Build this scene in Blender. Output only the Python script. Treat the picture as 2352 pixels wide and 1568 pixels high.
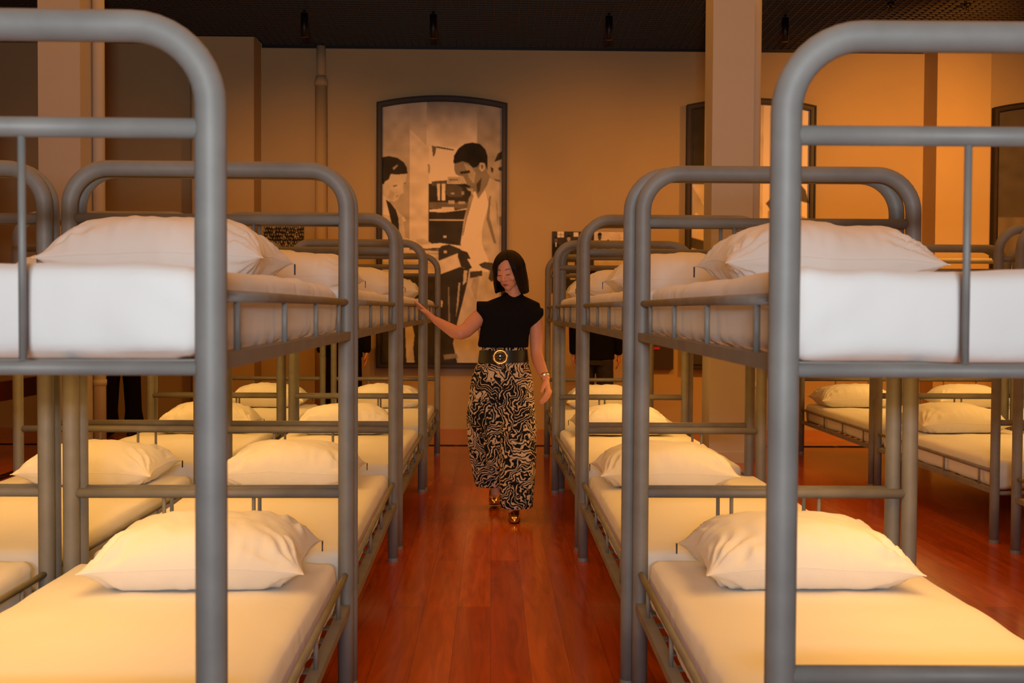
import bpy, bmesh, math, random
import numpy as np
from mathutils import Vector, Matrix, noise
from math import sin, cos, pi, radians as R

for o in list(bpy.data.objects): bpy.data.objects.remove(o)
S = bpy.context.scene
COL = S.collection

# ------------------------------------------------------------------ camera
F = 2620.0                      # focal length in pixels of a 2352 wide frame
camd = bpy.data.cameras.new('camera'); cam = bpy.data.objects.new('camera', camd); COL.objects.link(cam)
camd.sensor_width = 36; camd.lens = F/2352*36
cam.location = (0, 0, 1.26)
yaw, pitch, roll = math.atan(46/F), math.atan(74/F), R(0.3)
cam.matrix_world = (Matrix.Translation((0, 0, 1.26)) @ Matrix.Rotation(-yaw, 4, 'Z') @ Matrix.Rotation(pi/2-pitch, 4, 'X')
                    @ Matrix.Rotation(roll, 4, 'Z'))
camd.clip_start = .05
camd.dof.use_dof = True; camd.dof.focus_distance = 6.0; camd.dof.aperture_fstop = 7.0
S.camera = cam

# ------------------------------------------------------------------ light and exposure
S.view_settings.view_transform = 'Standard'; S.view_settings.look = 'None'
S.view_settings.exposure = 0.0; S.view_settings.gamma = 1; S.view_settings.use_curve_mapping = False
W = bpy.data.worlds.new('world'); S.world = W; W.use_nodes = True
W.node_tree.nodes['Background'].inputs[0].default_value = (1.0, .62, .35, 1)
W.node_tree.nodes['Background'].inputs[1].default_value = 0.02

def area(name, loc, target, sx, sy, power, col, spread=180):
    l = bpy.data.lights.new(name, 'AREA'); l.shape = 'RECTANGLE'; l.size = sx; l.size_y = sy
    l.energy = power; l.color = col; l.spread = R(spread)
    o = bpy.data.objects.new(name, l); COL.objects.link(o); o.location = loc
    o.rotation_euler = (Vector(target)-Vector(loc)).to_track_quat('-Z', 'Y').to_euler()
    return o
def spot(name, loc, target, power, col, ang=60, blend=.8, r=.05):
    l = bpy.data.lights.new(name, 'SPOT'); l.energy = power; l.color = col; l.spot_size = R(ang); l.spot_blend = blend
    l.shadow_soft_size = r
    o = bpy.data.objects.new(name, l); COL.objects.link(o); o.location = loc
    o.rotation_euler = (Vector(target)-Vector(loc)).to_track_quat('-Z', 'Y').to_euler()
    return o
WARM = (1.0, .50, .11)
AMB = (1.0, .37, .05)
# unseen cool flash-like light by the camera; added cool fill high behind it
area('cool_light_by_camera', (0, -1.3, 1.54), (0, 2, 2.35), .7, .12, 45, (.92, .97, 1.0), 110)
area('cool_fill_high', (0, -3.2, 3.0), (0, 4.5, 1.5), 3.5, .8, 12, (.92, .96, 1.0), 150)
area('warm_ambient_fill', (.6, 5.6, 3.9), (.6, 5.6, 0), 11, 9, 230, AMB, 170)  # added warm fill in place of bounced light, no fitting there
# added warm spots that brighten the back wall, no fittings modelled
spot('wall_fill_right', (4.3, 9.0, 3.7), (4.3, 12, 1.7), 420, AMB, 110, 1)
spot('wall_fill_middle', (1.2, 9.3, 3.4), (1.1, 12, 1.5), 118, AMB, 100, 1)
spot('wall_fill_left', (-1.7, 9.3, 3.4), (-1.7, 12, 1.5), 88, AMB, 90, 1)
spot('portrait_fill', (-.5, 9.6, 3.8), (-.5, 11.95, 1.9), 75, AMB, 60, 1)  # added fill that brightens the tall print
spot('warm_fill_far_right', (4.6, 9.5, 3.7), (5.4, 9.6, 1.0), 200, AMB, 120, 1)  # added warm fill over the far right, no lamp there

# ------------------------------------------------------------------ helpers
def link(o, parent=None):
    COL.objects.link(o)
    if parent: o.parent = parent
    return o
def tag(o, label=None, cat=None, group=None, kind=None):
    if label: o['label'] = label
    if cat: o['category'] = cat
    if group: o['group'] = group
    if kind: o['kind'] = kind
    return o
def empty(name, loc=(0, 0, 0), rz=0):
    o = bpy.data.objects.new(name, None); COL.objects.link(o); o.location = loc; o.rotation_euler = (0, 0, rz)
    o.empty_display_size = .1
    return o
def mobj(name, me, mat, parent=None, smooth=True):
    o = bpy.data.objects.new(name, me)
    if mat and not me.materials: me.materials.append(mat)
    if smooth and len(me.polygons): me.polygons.foreach_set('use_smooth', [True]*len(me.polygons))
    return link(o, parent)
def mesh(name, V, Fc):
    me = bpy.data.meshes.new(name); me.from_pydata([tuple(v) for v in V], [], Fc); me.update(); return me
class MB:
    def __init__(s): s.v = []; s.f = []
    def add(s, V, Fc):
        n = len(s.v); s.v += [tuple(p) for p in V]; s.f += [tuple(i+n for i in f) for f in Fc]; return s
    def box(s, x0, x1, y0, y1, z0, z1):
        V = [(x, y, z) for z in (z0, z1) for y in (y0, y1) for x in (x0, x1)]
        return s.add(V, [(0, 2, 3, 1), (4, 5, 7, 6), (0, 1, 5, 4), (2, 6, 7, 3), (0, 4, 6, 2), (1, 3, 7, 5)])
    def tube(s, P, r, n=14, cap=True, flat=None):
        """sweep of a round section along points P; r a number or a list; flat=(direction,factor) squashes the section"""
        P = [Vector(p) for p in P]; m = len(P)
        rr = r if isinstance(r, (list, tuple)) else [r]*m
        T = []
        for i in range(m):
            t = (P[min(i+1, m-1)]-P[max(i-1, 0)]); T.append(t.normalized())
        up = Vector((0, 0, 1)) if abs(T[0].z) < .9 else Vector((0, 1, 0))
        N = (up - T[0]*up.dot(T[0])).normalized()
        V = []
        for i in range(m):
            N = (N - T[i]*N.dot(T[i])).normalized(); B = T[i].cross(N)
            for k in range(n):
                a = 2*pi*k/n; d = N*cos(a)+B*sin(a)
                if flat:
                    fd = Vector(flat[0]).normalized(); d = d - fd*(d.dot(fd))*(1-flat[1])
                V.append(P[i]+d*rr[i])
        Fc = [(i*n+k, i*n+(k+1) % n, (i+1)*n+(k+1) % n, (i+1)*n+k) for i in range(m-1) for k in range(n)]
        if cap:
            Fc.append(tuple(range(n-1, -1, -1))); Fc.append(tuple((m-1)*n+k for k in range(n)))
        return s.add(V, Fc)
    def cap(s, P, r, n=20, flat=None):
        """tapered limb with rounded ends"""
        P = [Vector(p) for p in P]
        a = (P[0]-P[1]).normalized(); b = (P[-1]-P[-2]).normalized()
        PP = [P[0]+a*r[0]*q for q in (.98, .85, .5)]+P+[P[-1]+b*r[-1]*q for q in (.5, .85, .98)]
        rr = [r[0]*q for q in (.2, .53, .87)]+list(r)+[r[-1]*q for q in (.87, .53, .2)]
        return s.tube(PP, rr, n, True, flat)
    def ell(s, c, rad, M=None, nu=24, nv=16):
        V = []; c = Vector(c)
        def pt(v):
            v = Vector((v[0]*rad[0], v[1]*rad[1], v[2]*rad[2]))
            return c+((M @ v) if M else v)
        V.append(pt((0, 0, 1)))
        for j in range(1, nv):
            t = pi*j/nv
            for i in range(nu):
                a = 2*pi*i/nu; V.append(pt((sin(t)*cos(a), sin(t)*sin(a), cos(t))))
        V.append(pt((0, 0, -1))); L = len(V)-1
        Fc = [(0, 1+i, 1+(i+1) % nu) for i in range(nu)]
        Fc += [(1+j*nu+i, 1+(j+1)*nu+i, 1+(j+1)*nu+(i+1) % nu, 1+j*nu+(i+1) % nu) for j in range(nv-2) for i in range(nu)]
        Fc += [(L, 1+(nv-2)*nu+(i+1) % nu, 1+(nv-2)*nu+i) for i in range(nu)]
        return s.add(V, Fc)
    def loft(s, rings, n=40, fold=None, close=True):
        """rings of (cx,cy,z,rx,ry[,power]) stacked upward"""
        V = []
        for j, rg in enumerate(rings):
            cx, cy, z, rx, ry = rg[:5]; p = rg[5] if len(rg) > 5 else 1
            for k in range(n):
                a = 2*pi*k/n; c_, s_ = cos(a), sin(a)
                x = math.copysign(abs(c_)**p, c_); y = math.copysign(abs(s_)**p, s_)
                q = 1+(fold(a, z) if fold else 0)
                V.append((cx+rx*x*q, cy+ry*y*q, z))
        m = len(rings)
        Fc = [(i*n+k, i*n+(k+1) % n, (i+1)*n+(k+1) % n, (i+1)*n+k) for i in range(m-1) for k in range(n)]
        if close: Fc += [tuple(range(n-1, -1, -1)), tuple((m-1)*n+k for k in range(n))]
        return s.add(V, Fc)
    def xf(s, fn, i0=0): s.v[i0:] = [tuple(fn(Vector(p))) for p in s.v[i0:]]; return s
    def me(s, name='mesh'):
        me = mesh(name, s.v, s.f); return me
    def build(s, name, mat, parent=None, smooth=True, sharp=None):
        me = s.me(name); o = mobj(name, me, mat, parent, smooth)
        if sharp: me.set_sharp_from_angle(angle=R(sharp))
        return o
    def fused(s, name, voxel=.004, smooth=4):
        """one continuous surface from the overlapping pieces"""
        me = s.me(name)
        bm = bmesh.new(); bm.from_mesh(me); bmesh.ops.recalc_face_normals(bm, faces=bm.faces); bm.to_mesh(me); bm.free()
        o = bpy.data.objects.new('tmp', me); COL.objects.link(o)
        m = o.modifiers.new('r', 'REMESH'); m.mode = 'VOXEL'; m.voxel_size = voxel
        if smooth:
            m2 = o.modifiers.new('s', 'SMOOTH'); m2.factor = .5; m2.iterations = smooth
        dg = bpy.context.evaluated_depsgraph_get(); dg.update()
        out = bpy.data.meshes.new_from_object(o.evaluated_get(dg)); out.name = name
        bpy.data.objects.remove(o); out.materials.clear()
        return out
def copy_tree(o, parent=None):
    c = o.copy(); COL.objects.link(c); c.parent = parent
    if parent: c.matrix_parent_inverse = o.matrix_parent_inverse.copy()
    for ch in list(o.children): copy_tree(ch, c)
    return c

# ------------------------------------------------------------------ materials
def mat(name, base, rough=.5, metal=0, spec=.5, bump=None, var=None, coat=0, sheen=0, sss=0):
    m = bpy.data.materials.new(name); m.use_nodes = True; nt = m.node_tree; b = nt.nodes['Principled BSDF']
    b.inputs['Base Color'].default_value = (*base, 1); b.inputs['Roughness'].default_value = rough
    b.inputs['Metallic'].default_value = metal; b.inputs['Specular IOR Level'].default_value = spec
    b.inputs['Coat Weight'].default_value = coat; b.inputs['Sheen Weight'].default_value = sheen
    if sss: b.inputs['Subsurface Weight'].default_value = sss; b.inputs['Subsurface Radius'].default_value = (.02, .008, .004); b.inputs['Subsurface Scale'].default_value = .5
    tc = nt.nodes.new('ShaderNodeTexCoord')
    if var:   # (scale, dark factor, stretch)
        mp = nt.nodes.new('ShaderNodeMapping'); mp.inputs['Scale'].default_value = var[2] if len(var) > 2 else (1, 1, 1)
        n = nt.nodes.new('ShaderNodeTexNoise'); n.inputs['Scale'].default_value = var[0]; n.inputs['Detail'].default_value = 5
        r = nt.nodes.new('ShaderNodeValToRGB'); r.color_ramp.elements[0].position = .3; r.color_ramp.elements[1].position = .7
        r.color_ramp.elements[0].color = (*[c*var[1] for c in base], 1); r.color_ramp.elements[1].color = (*base, 1)
        nt.links.new(tc.outputs['Object'], mp.inputs[0]); nt.links.new(mp.outputs[0], n.inputs['Vector'])
        nt.links.new(n.outputs['Fac'], r.inputs[0]); nt.links.new(r.outputs[0], b.inputs['Base Color'])
    if bump:  # (scale, strength, distance)
        n2 = nt.nodes.new('ShaderNodeTexNoise'); n2.inputs['Scale'].default_value = bump[0]; n2.inputs['Detail'].default_value = 6
        bp = nt.nodes.new('ShaderNodeBump'); bp.inputs['Strength'].default_value = bump[1]; bp.inputs['Distance'].default_value = bump[2]
        nt.links.new(tc.outputs['Object'], n2.inputs['Vector']); nt.links.new(n2.outputs['Fac'], bp.inputs['Height'])
        nt.links.new(bp.outputs[0], b.inputs['Normal'])
    return m
M = {}
M['steel'] = mat('grey_painted_steel', (.245, .235, .22), .56, .10, .4, (90, .12, .002), (9, .75))
M['sheet'] = mat('white_cotton_sheet', (.78, .76, .74), .85, 0, .2, (8, .4, .010), None, 0, .2)
M['pillow'] = mat('white_pillow_cotton', (.80, .775, .75), .85, 0, .2, (13, .45, .008), None, 0, .2)
M['wall'] = mat('cream_plaster', (.52, .39, .215), .9, 0, .2, (30, .1, .004), (1.2, .9))
M['column'] = mat('pale_column_paint', (.60, .55, .50), .8, 0, .3, (25, .08, .003), (2, .94))
M['grid'] = mat('dark_ceiling_grid', (.050, .036, .024), .6, .2)
M['void'] = mat('black_ceiling_void', (.012, .010, .010), .95)
M['black'] = mat('black_lamp_metal', (.010, .007, .007), .45, .3)
M['frame'] = mat('dark_brown_frame', (.050, .032, .022), .55, 0, .4, None, (8, .7))
M['frame_edge'] = mat('black_frame_edge', (.012, .008, .006), .6)
M['mahog'] = mat('dark_mahogany', (.085, .012, .006), .4, 0, .5, None, (6, .6, (1, 1, .2)))
M['grille'] = mat('black_floor_grille', (.012, .009, .008), .5, .4)
M['zip'] = mat('dark_zip_metal', (.03, .03, .035), .35, .8)
M['gold'] = mat('gold', (.95, .55, .16), .22, 1)
M['silver'] = mat('watch_metal', (.9, .78, .6), .25, 1)
M['skin'] = mat('skin', (.74, .33, .20), .5, 0, .3, None, (25, .93), 0, 0, .12)
M['lip'] = mat('lips', (.36, .05, .04), .4)
M['hair'] = mat('dark_brown_hair', (.012, .0045, .004), .5, 0, .2, None, (60, .5, (1, 1, .06)))
M['brow'] = mat('eyebrow_hair', (.06, .022, .014), .8)
M['lash'] = mat('eyelash', (.02, .010, .008), .8)
M['eye'] = mat('eye_white', (.5, .42, .36), .2)
M['blackcloth'] = mat('black_cloth', (.006, .005, .006), .9, 0, .15)
M['navycloth'] = mat('black_trouser_cloth', (.010, .007, .009), .95, 0, .1)
M['jeans'] = mat('grey_jeans', (.05, .042, .036), .9, 0, .2, None, (20, .7))
M['belt'] = mat('black_leather', (.010, .007, .006), .4)
M['amberglass'] = mat('dark_buckle_stone', (.035, .022, .012), .06, 0, .8, None, None, 1)
M['panel'] = mat('dark_panel', (.045, .026, .016), .7)
M['redled'] = mat('red_plastic', (.6, .01, .01), .4)
M['white'] = mat('white_label', (.7, .7, .68), .7)

def floor_mat():
    m = bpy.data.materials.new('polished_reddish_plank_floor'); m.use_nodes = True; nt = m.node_tree; b = nt.nodes['Principled BSDF']
    L = nt.links.new; N = nt.nodes.new
    tc = N('ShaderNodeTexCoord'); mp = N('ShaderNodeMapping'); mp.inputs['Rotation'].default_value = (0, 0, pi/2)
    br = N('ShaderNodeTexBrick'); br.inputs['Scale'].default_value = 1; br.inputs['Brick Width'].default_value = 2.4
    br.inputs['Row Height'].default_value = .14; br.inputs['Mortar Size'].default_value = .0007; br.offset = .37
    br.inputs['Color1'].default_value = (.40, .060, .001, 1); br.inputs['Color2'].default_value = (.56, .105, .002, 1)
    br.inputs['Mortar'].default_value = (.12, .018, .002, 1); br.inputs['Bias'].default_value = -.1
    L(tc.outputs['Object'], mp.inputs[0]); L(mp.outputs[0], br.inputs['Vector'])
    mp2 = N('ShaderNodeMapping'); mp2.inputs['Scale'].default_value = (9, .8, 1)
    n = N('ShaderNodeTexNoise'); n.inputs['Scale'].default_value = 2.2; n.inputs['Detail'].default_value = 7; n.inputs['Distortion'].default_value = 1.4
    L(tc.outputs['Object'], mp2.inputs[0]); L(mp2.outputs[0], n.inputs['Vector'])
    r = N('ShaderNodeValToRGB'); r.color_ramp.elements[0].color = (.72, .68, .62, 1); r.color_ramp.elements[1].color = (1.12, 1.08, 1, 1)
    r.color_ramp.elements[0].position = .3; r.color_ramp.elements[1].position = .7
    L(n.outputs['Fac'], r.inputs[0])
    mx = N('ShaderNodeMix'); mx.data_type = 'RGBA'; mx.blend_type = 'MULTIPLY'; mx.inputs[0].default_value = 1
    L(br.outputs['Color'], mx.inputs[6]); L(r.outputs[0], mx.inputs[7]); L(mx.outputs[2], b.inputs['Base Color'])
    n3 = N('ShaderNodeTexNoise'); n3.inputs['Scale'].default_value = 1.6; n3.inputs['Detail'].default_value = 4
    L(tc.outputs['Object'], n3.inputs['Vector'])
    mr = N('ShaderNodeMapRange'); mr.inputs[3].default_value = .10; mr.inputs[4].default_value = .22
    L(n3.outputs['Fac'], mr.inputs[0]); L(mr.outputs[0], b.inputs['Roughness'])
    bp = N('ShaderNodeBump'); bp.inputs['Strength'].default_value = .25; bp.inputs['Distance'].default_value = .002
    n4 = N('ShaderNodeTexNoise'); n4.inputs['Scale'].default_value = 5
    L(tc.outputs['Object'], n4.inputs['Vector']); L(n4.outputs['Fac'], bp.inputs['Height']); L(bp.outputs[0], b.inputs['Normal'])
    b.inputs['Specular IOR Level'].default_value = .42
    return m
M['floor'] = floor_mat()

def print_mat():
    """black and cream print: patches of hand drawn leaves and stripes running in different directions"""
    m = bpy.data.materials.new('black_cream_leaf_print'); m.use_nodes = True; nt = m.node_tree; b = nt.nodes['Principled BSDF']
    L = nt.links.new; N = nt.nodes.new
    tc = N('ShaderNodeTexCoord')
    nz = N('ShaderNodeTexNoise'); nz.inputs['Scale'].default_value = 14; nz.inputs['Detail'].default_value = 2
    add = N('ShaderNodeVectorMath'); add.operation = 'MULTIPLY_ADD'; add.inputs[1].default_value = (.13, .13, .13)
    L(tc.outputs['Object'], nz.inputs['Vector']); L(nz.outputs['Color'], add.inputs[0]); L(tc.outputs['Object'], add.inputs[2])
    vo = N('ShaderNodeTexVoronoi'); vo.inputs['Scale'].default_value = 8.5; vo.feature = 'F1'
    L(add.outputs[0], vo.inputs['Vector'])
    ve = N('ShaderNodeTexVoronoi'); ve.inputs['Scale'].default_value = 8.5; ve.feature = 'DISTANCE_TO_EDGE'
    L(add.outputs[0], ve.inputs['Vector'])
    sep = N('ShaderNodeSeparateColor'); L(vo.outputs['Color'], sep.inputs[0])
    ang = N('ShaderNodeMath'); ang.operation = 'MULTIPLY'; ang.inputs[1].default_value = 6.28; L(sep.outputs[0], ang.inputs[0])
    vr = N('ShaderNodeVectorRotate'); vr.rotation_type = 'AXIS_ANGLE'; vr.inputs['Axis'].default_value = (0, 1, 0)
    L(add.outputs[0], vr.inputs['Vector']); L(ang.outputs[0], vr.inputs['Angle'])
    wv = N('ShaderNodeTexWave'); wv.wave_type = 'BANDS'; wv.bands_direction = 'X'; wv.inputs['Scale'].default_value = 15
    wv.inputs['Distortion'].default_value = 4.2; wv.inputs['Detail'].default_value = 1.5; wv.inputs['Detail Scale'].default_value = .8
    L(vr.outputs[0], wv.inputs['Vector'])
    # threshold differs from patch to patch: pale feathers against nearly black leaves
    th = N('ShaderNodeMath'); th.operation = 'MULTIPLY_ADD'; th.inputs[1].default_value = .62; th.inputs[2].default_value = .27; L(sep.outputs[1], th.inputs[0])
    gt = N('ShaderNodeMath'); gt.operation = 'GREATER_THAN'; L(wv.outputs['Fac'], gt.inputs[0]); L(th.outputs[0], gt.inputs[1])
    ed = N('ShaderNodeMath'); ed.operation = 'GREATER_THAN'; ed.inputs[1].default_value = .012; L(ve.outputs['Distance'], ed.inputs[0])
    mu = N('ShaderNodeMath'); mu.operation = 'MULTIPLY'; L(gt.outputs[0], mu.inputs[0]); L(ed.outputs[0], mu.inputs[1])
    mx = N('ShaderNodeMix'); mx.data_type = 'RGBA'; mx.inputs[6].default_value = (.010, .009, .010, 1); mx.inputs[7].default_value = (.68, .49, .31, 1)
    L(mu.outputs[0], mx.inputs[0]); L(mx.outputs[2], b.inputs['Base Color'])
    b.inputs['Roughness'].default_value = .85; b.inputs['Specular IOR Level'].default_value = .2
    return m
M['print'] = print_mat()
def picture_mat(name):
    m = bpy.data.materials.new(name); m.use_nodes = True; nt = m.node_tree; b = nt.nodes['Principled BSDF']
    at = nt.nodes.new('ShaderNodeAttribute'); at.attribute_name = 'print_tone'
    nt.links.new(at.outputs['Color'], b.inputs['Base Color']); b.inputs['Roughness'].default_value = .7
    b.inputs['Specular IOR Level'].default_value = .25
    return m
M['photo'] = picture_mat('printed_photograph')

# ------------------------------------------------------------------ the room
WY = 11.96; CZ = 3.985
def struct(name, mb, m, smooth=False):
    return tag(mb.build(name, m, None, smooth), kind='structure')
struct('floor', MB().box(-7, 8.5, -5, WY+.4, -.1, 0), M['floor'])
struct('wall_back', MB().box(-7, 8.5, WY, WY+.3, 0, 4.9).box(-3.03, -2.41, WY-.36, WY, 0, CZ).box(4.52, 5.07, WY-.36, WY, 0, CZ), M['wall'])
struct('wall_left', MB().box(-7.2, -7, -5, WY+.3, 0, 4.9), M['wall'])
struct('wall_right', MB().box(8.5, 8.7, -5, WY+.3, 0, 4.9), M['wall'])
struct('wall_front', MB().box(-7.2, 8.7, -5.2, -5, 0, 4.9), M['wall'])
struct('ceiling', MB().box(-7.2, 8.7, -5.2, WY+.3, 4.9, 5.0), M['void'])
g = MB()
x = -7.0
while x < 8.5: g.box(x-.0035, x+.0035, -5, WY-.37, CZ, CZ+.04); x += .077
y = -5
while y < WY-.37: g.box(-7, 8.5, y-.0035, y+.0035, CZ+.001, CZ+.039); y += .077
x = -7.0
while x < 8.5:
    if not (-3.05 < x < -2.39 or 4.5 < x < 5.09): g.box(x-.0035, x+.0035, WY-.37, WY, CZ, CZ+.04)
    x += .077
for (a, b_) in ((-7, -3.04), (-2.4, 4.51), (5.08, 8.5)):
    y = WY-.32
    while y < WY: g.box(a, b_, y-.0035, y+.0035, CZ+.001, CZ+.039); y += .077
struct('ceiling_grid', g, M['grid'])
# shadow gap trim along the wall under the grid
struct('trim_1', MB().box(-2.4, 4.51, WY-.012, WY-.002, CZ-.03, CZ), M['black'])
# brass pipe clips and the grille let into the floor
gr = MB().box(-7, 8.5, 10.46, 10.54, .0005, .002)
struct('trim_2', gr, M['void'])
gr = MB(); x = -6.9; k = 0
random.seed(3)
while x < 8.4:
    for q in range(3): gr.box(x, x+.40, 10.472+q*.024, 10.480+q*.024, .001, .006)
    x += .44
o = gr.build('floor_grille', M['grille'], None, False); tag(o, 'long black slotted grille set into the floor before the back wall', 'grille')
gr = MB()
for k in range(0, 60):
    y = 4+k*.105
    gr.box(-3.655, -3.575, y, y+.045, .001, .006)
gr.box(-3.66, -3.65, 4, 10.3, .001, .006).box(-3.58, -3.57, 4, 10.3, .001, .006)
o = gr.build('floor_grille', M['grille'], None, False); tag(o, 'black slotted floor grille running beside the left column', 'grille')

def column(cx, face, label, pipe_dx):
    c = empty('column', (cx, 9.55, 0)); tag(c, label, 'column')
    w = .17
    MB().box(-w, w, -w, w, 0, CZ+.0).build('shaft', M['column'], c, False)
    MB().box(-w-.012, w+.012, -w-.012, w+.012, 0, .09).build('plinth', M['column'], c, False)
    p = MB().tube([(w+pipe_dx, .12, z) for z in (0, 1, 2, 3, CZ)], .05, 20)
    p.build('pipe', M['column'], c)
    cl = MB()
    for z in (.6, 2.4): cl.tube([(w+pipe_dx, .12, z), (w+pipe_dx, .12, z+.05)], .056, 20)
    cl.build('pipe_clamp', M['column'], c)
column(-3.525, 0, 'pale square column with a round pipe at the far left', .05)
column(1.97, 0, 'pale square column with a round pipe, right of the aisle', .075)
# drain pipe on the back wall
dp = empty('drain_pipe', (-1.78, WY-.06, 0)); tag(dp, 'painted drain pipe running down the back wall beside the tall portrait', 'pipe')
MB().tube([(0, 0, 0), (0, 0, 3.62)], .062, 20).build('lower_pipe', M['wall'], dp)
MB().tube([(0, 0, 3.62), (0, 0, CZ-.02)], .047, 20).build('upper_pipe', M['wall'], dp)
MB().tube([(0, 0, 3.56), (0, 0, 3.60), (0, 0, 3.66)], [.068, .07, .05], 20).build('collar', M['wall'], dp)
# slim conduit on the left part of the wall
o = MB().tube([(-3.12, WY-.025, 0), (-3.12, WY-.025, CZ-.02)], .018, 12).build('conduit', M['wall']); tag(o, 'thin painted conduit left of the wall pilaster', 'pipe')
# unlit cylinder spotlights under the grid
names = ['first black cylinder spotlight from the left under the ceiling grid', 'second black cylinder spotlight from the left, above the tall portrait',
         'third black cylinder spotlight from the left, between portrait and column', 'fourth black cylinder spotlight from the left, right of the column']
for i, px in enumerate((700, 993, 1394, 1798)):
    X = (px-1130)*10.55/F
    s = empty('spotlight', (X, 10.55, CZ)); tag(s, names[i], 'spotlight', 'spotlights under the ceiling grid')
    MB().tube([(0, 0, -.03), (0, 0, -.245)], .032, 20).build('housing', M['black'], s)
    MB().tube([(0, 0, .0), (0, 0, -.035)], .012, 12).build('stem', M['black'], s)
for i, px in enumerate((2040, 2217)):
    X = (px-1130)*10.1/F
    s = empty('sprinkler', (X, 10.1, CZ)); tag(s, ('small black ceiling fitting, left of the two at upper right', 'small black ceiling fitting, right of the two at upper right')[i], 'ceiling fitting', 'ceiling fittings at upper right')
    MB().tube([(0, 0, 0), (0, 0, -.03)], .03, 16).build('cap', M['black'], s)
    MB().tube([(0, 0, -.03), (0, 0, -.06)], .012, 12).build('nozzle', M['black'], s)

# dark red timber stand at the far left edge
t = empty('timber_stand', (-3.95, 8.9, 0)); tag(t, 'dark red timber post with a low rail at the left edge', 'wooden stand')
MB().box(-.09, .03, -.05, .05, 0, 2.83).build('post', M['mahog'], t, False)
MB().box(-.30, .0, .02, .045, 1.06, 1.2).box(-.02, .02, .05, 1.5, .50, .655).build('rail', M['mahog'], t, False)
MB().box(-.02, .03, 1.5, 1.57, 0, .655).build('leg', M['mahog'], t, False)

# ------------------------------------------------------------------ framed photographs
def raster(w, h, bg, polys, seed=0, grain=.04):
    """paint polygons (in the picture's own cells) into a tone array, rows from the top"""
    img = np.full((h, w), float(bg))
    yy, xx = np.mgrid[0:h, 0:w]; xx = xx+.5; yy = yy+.5
    for P, tone in polys:
        P = np.array(P, float); ins = np.zeros((h, w), bool); j = len(P)-1
        for i in range(len(P)):
            xi, yi = P[i]; xj, yj = P[j]
            if yi != yj:
                c = ((yi > yy) != (yj > yy)) & (xx < (xj-xi)*(yy-yi)/(yj-yi)+xi); ins ^= c
            j = i
        if callable(tone): img[ins] = tone(xx[ins], yy[ins])
        else: img[ins] = tone
    rs = np.random.RandomState(seed)
    # uneven tone of an old enlargement
    lo = rs.uniform(-1, 1, (h//14+3, w//14+3)); yi, xi = np.arange(h)/14., np.arange(w)/14.
    y0, x0 = yi.astype(int), xi.astype(int); fy, fx = (yi-y0)[:, None], (xi-x0)[None, :]
    lo = (lo[y0][:, x0]*(1-fy)+lo[y0+1][:, x0]*fy)*(1-fx)+(lo[y0][:, x0+1]*(1-fy)+lo[y0+1][:, x0+1]*fy)*fx
    img = img*(1+.16*lo)
    for _ in range(2 if w > 120 else 1):
        k = np.pad(img, 1, mode='edge')
        img = (k[1:-1, 1:-1]*3+k[:-2, 1:-1]+k[2:, 1:-1]+k[1:-1, :-2]+k[1:-1, 2:])/7
    img = img*(1+rs.uniform(-grain, grain, img.shape))
    return np.clip(img, 0, 1)
def picture_mesh(name, img, x0, x1, z0, z1, y, top=None, parent=None, tint=(1, .86, .68)):
    h, w = img.shape
    xs = np.linspace(x0, x1, w); u = np.linspace(0, 1, h)
    V = np.zeros((h, w, 3)); V[..., 0] = xs[None, :]; V[..., 1] = y
    zt = np.array([top(a) if top else z1 for a in xs])
    V[..., 2] = np.minimum(z1+(z0-z1)*u[:, None], zt[None, :])
    me = bpy.data.meshes.new(name); nv = h*w; a = np.arange(nv).reshape(h, w)
    q = np.stack([a[:-1, :-1], a[1:, :-1], a[1:, 1:], a[:-1, 1:]], -1).reshape(-1, 4)
    me.vertices.add(nv); me.vertices.foreach_set('co', V.reshape(-1))
    me.loops.add(q.size); me.loops.foreach_set('vertex_index', q.reshape(-1).astype(np.int32))
    me.polygons.add(len(q)); me.polygons.foreach_set('loop_start', (np.arange(len(q))*4).astype(np.int32))
    me.update(calc_edges=True)
    at = me.color_attributes.new('print_tone', 'FLOAT_COLOR', 'POINT')
    c = np.ones((nv, 4)); t_ = np.clip((img.reshape(-1)-.025)*1.4, .006, .9)
    for k in range(3): c[:, k] = t_*tint[k]
    at.data.foreach_set('color', c.reshape(-1).astype(np.float32))
    return mobj(name, me, M['photo'], parent, False)

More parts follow.
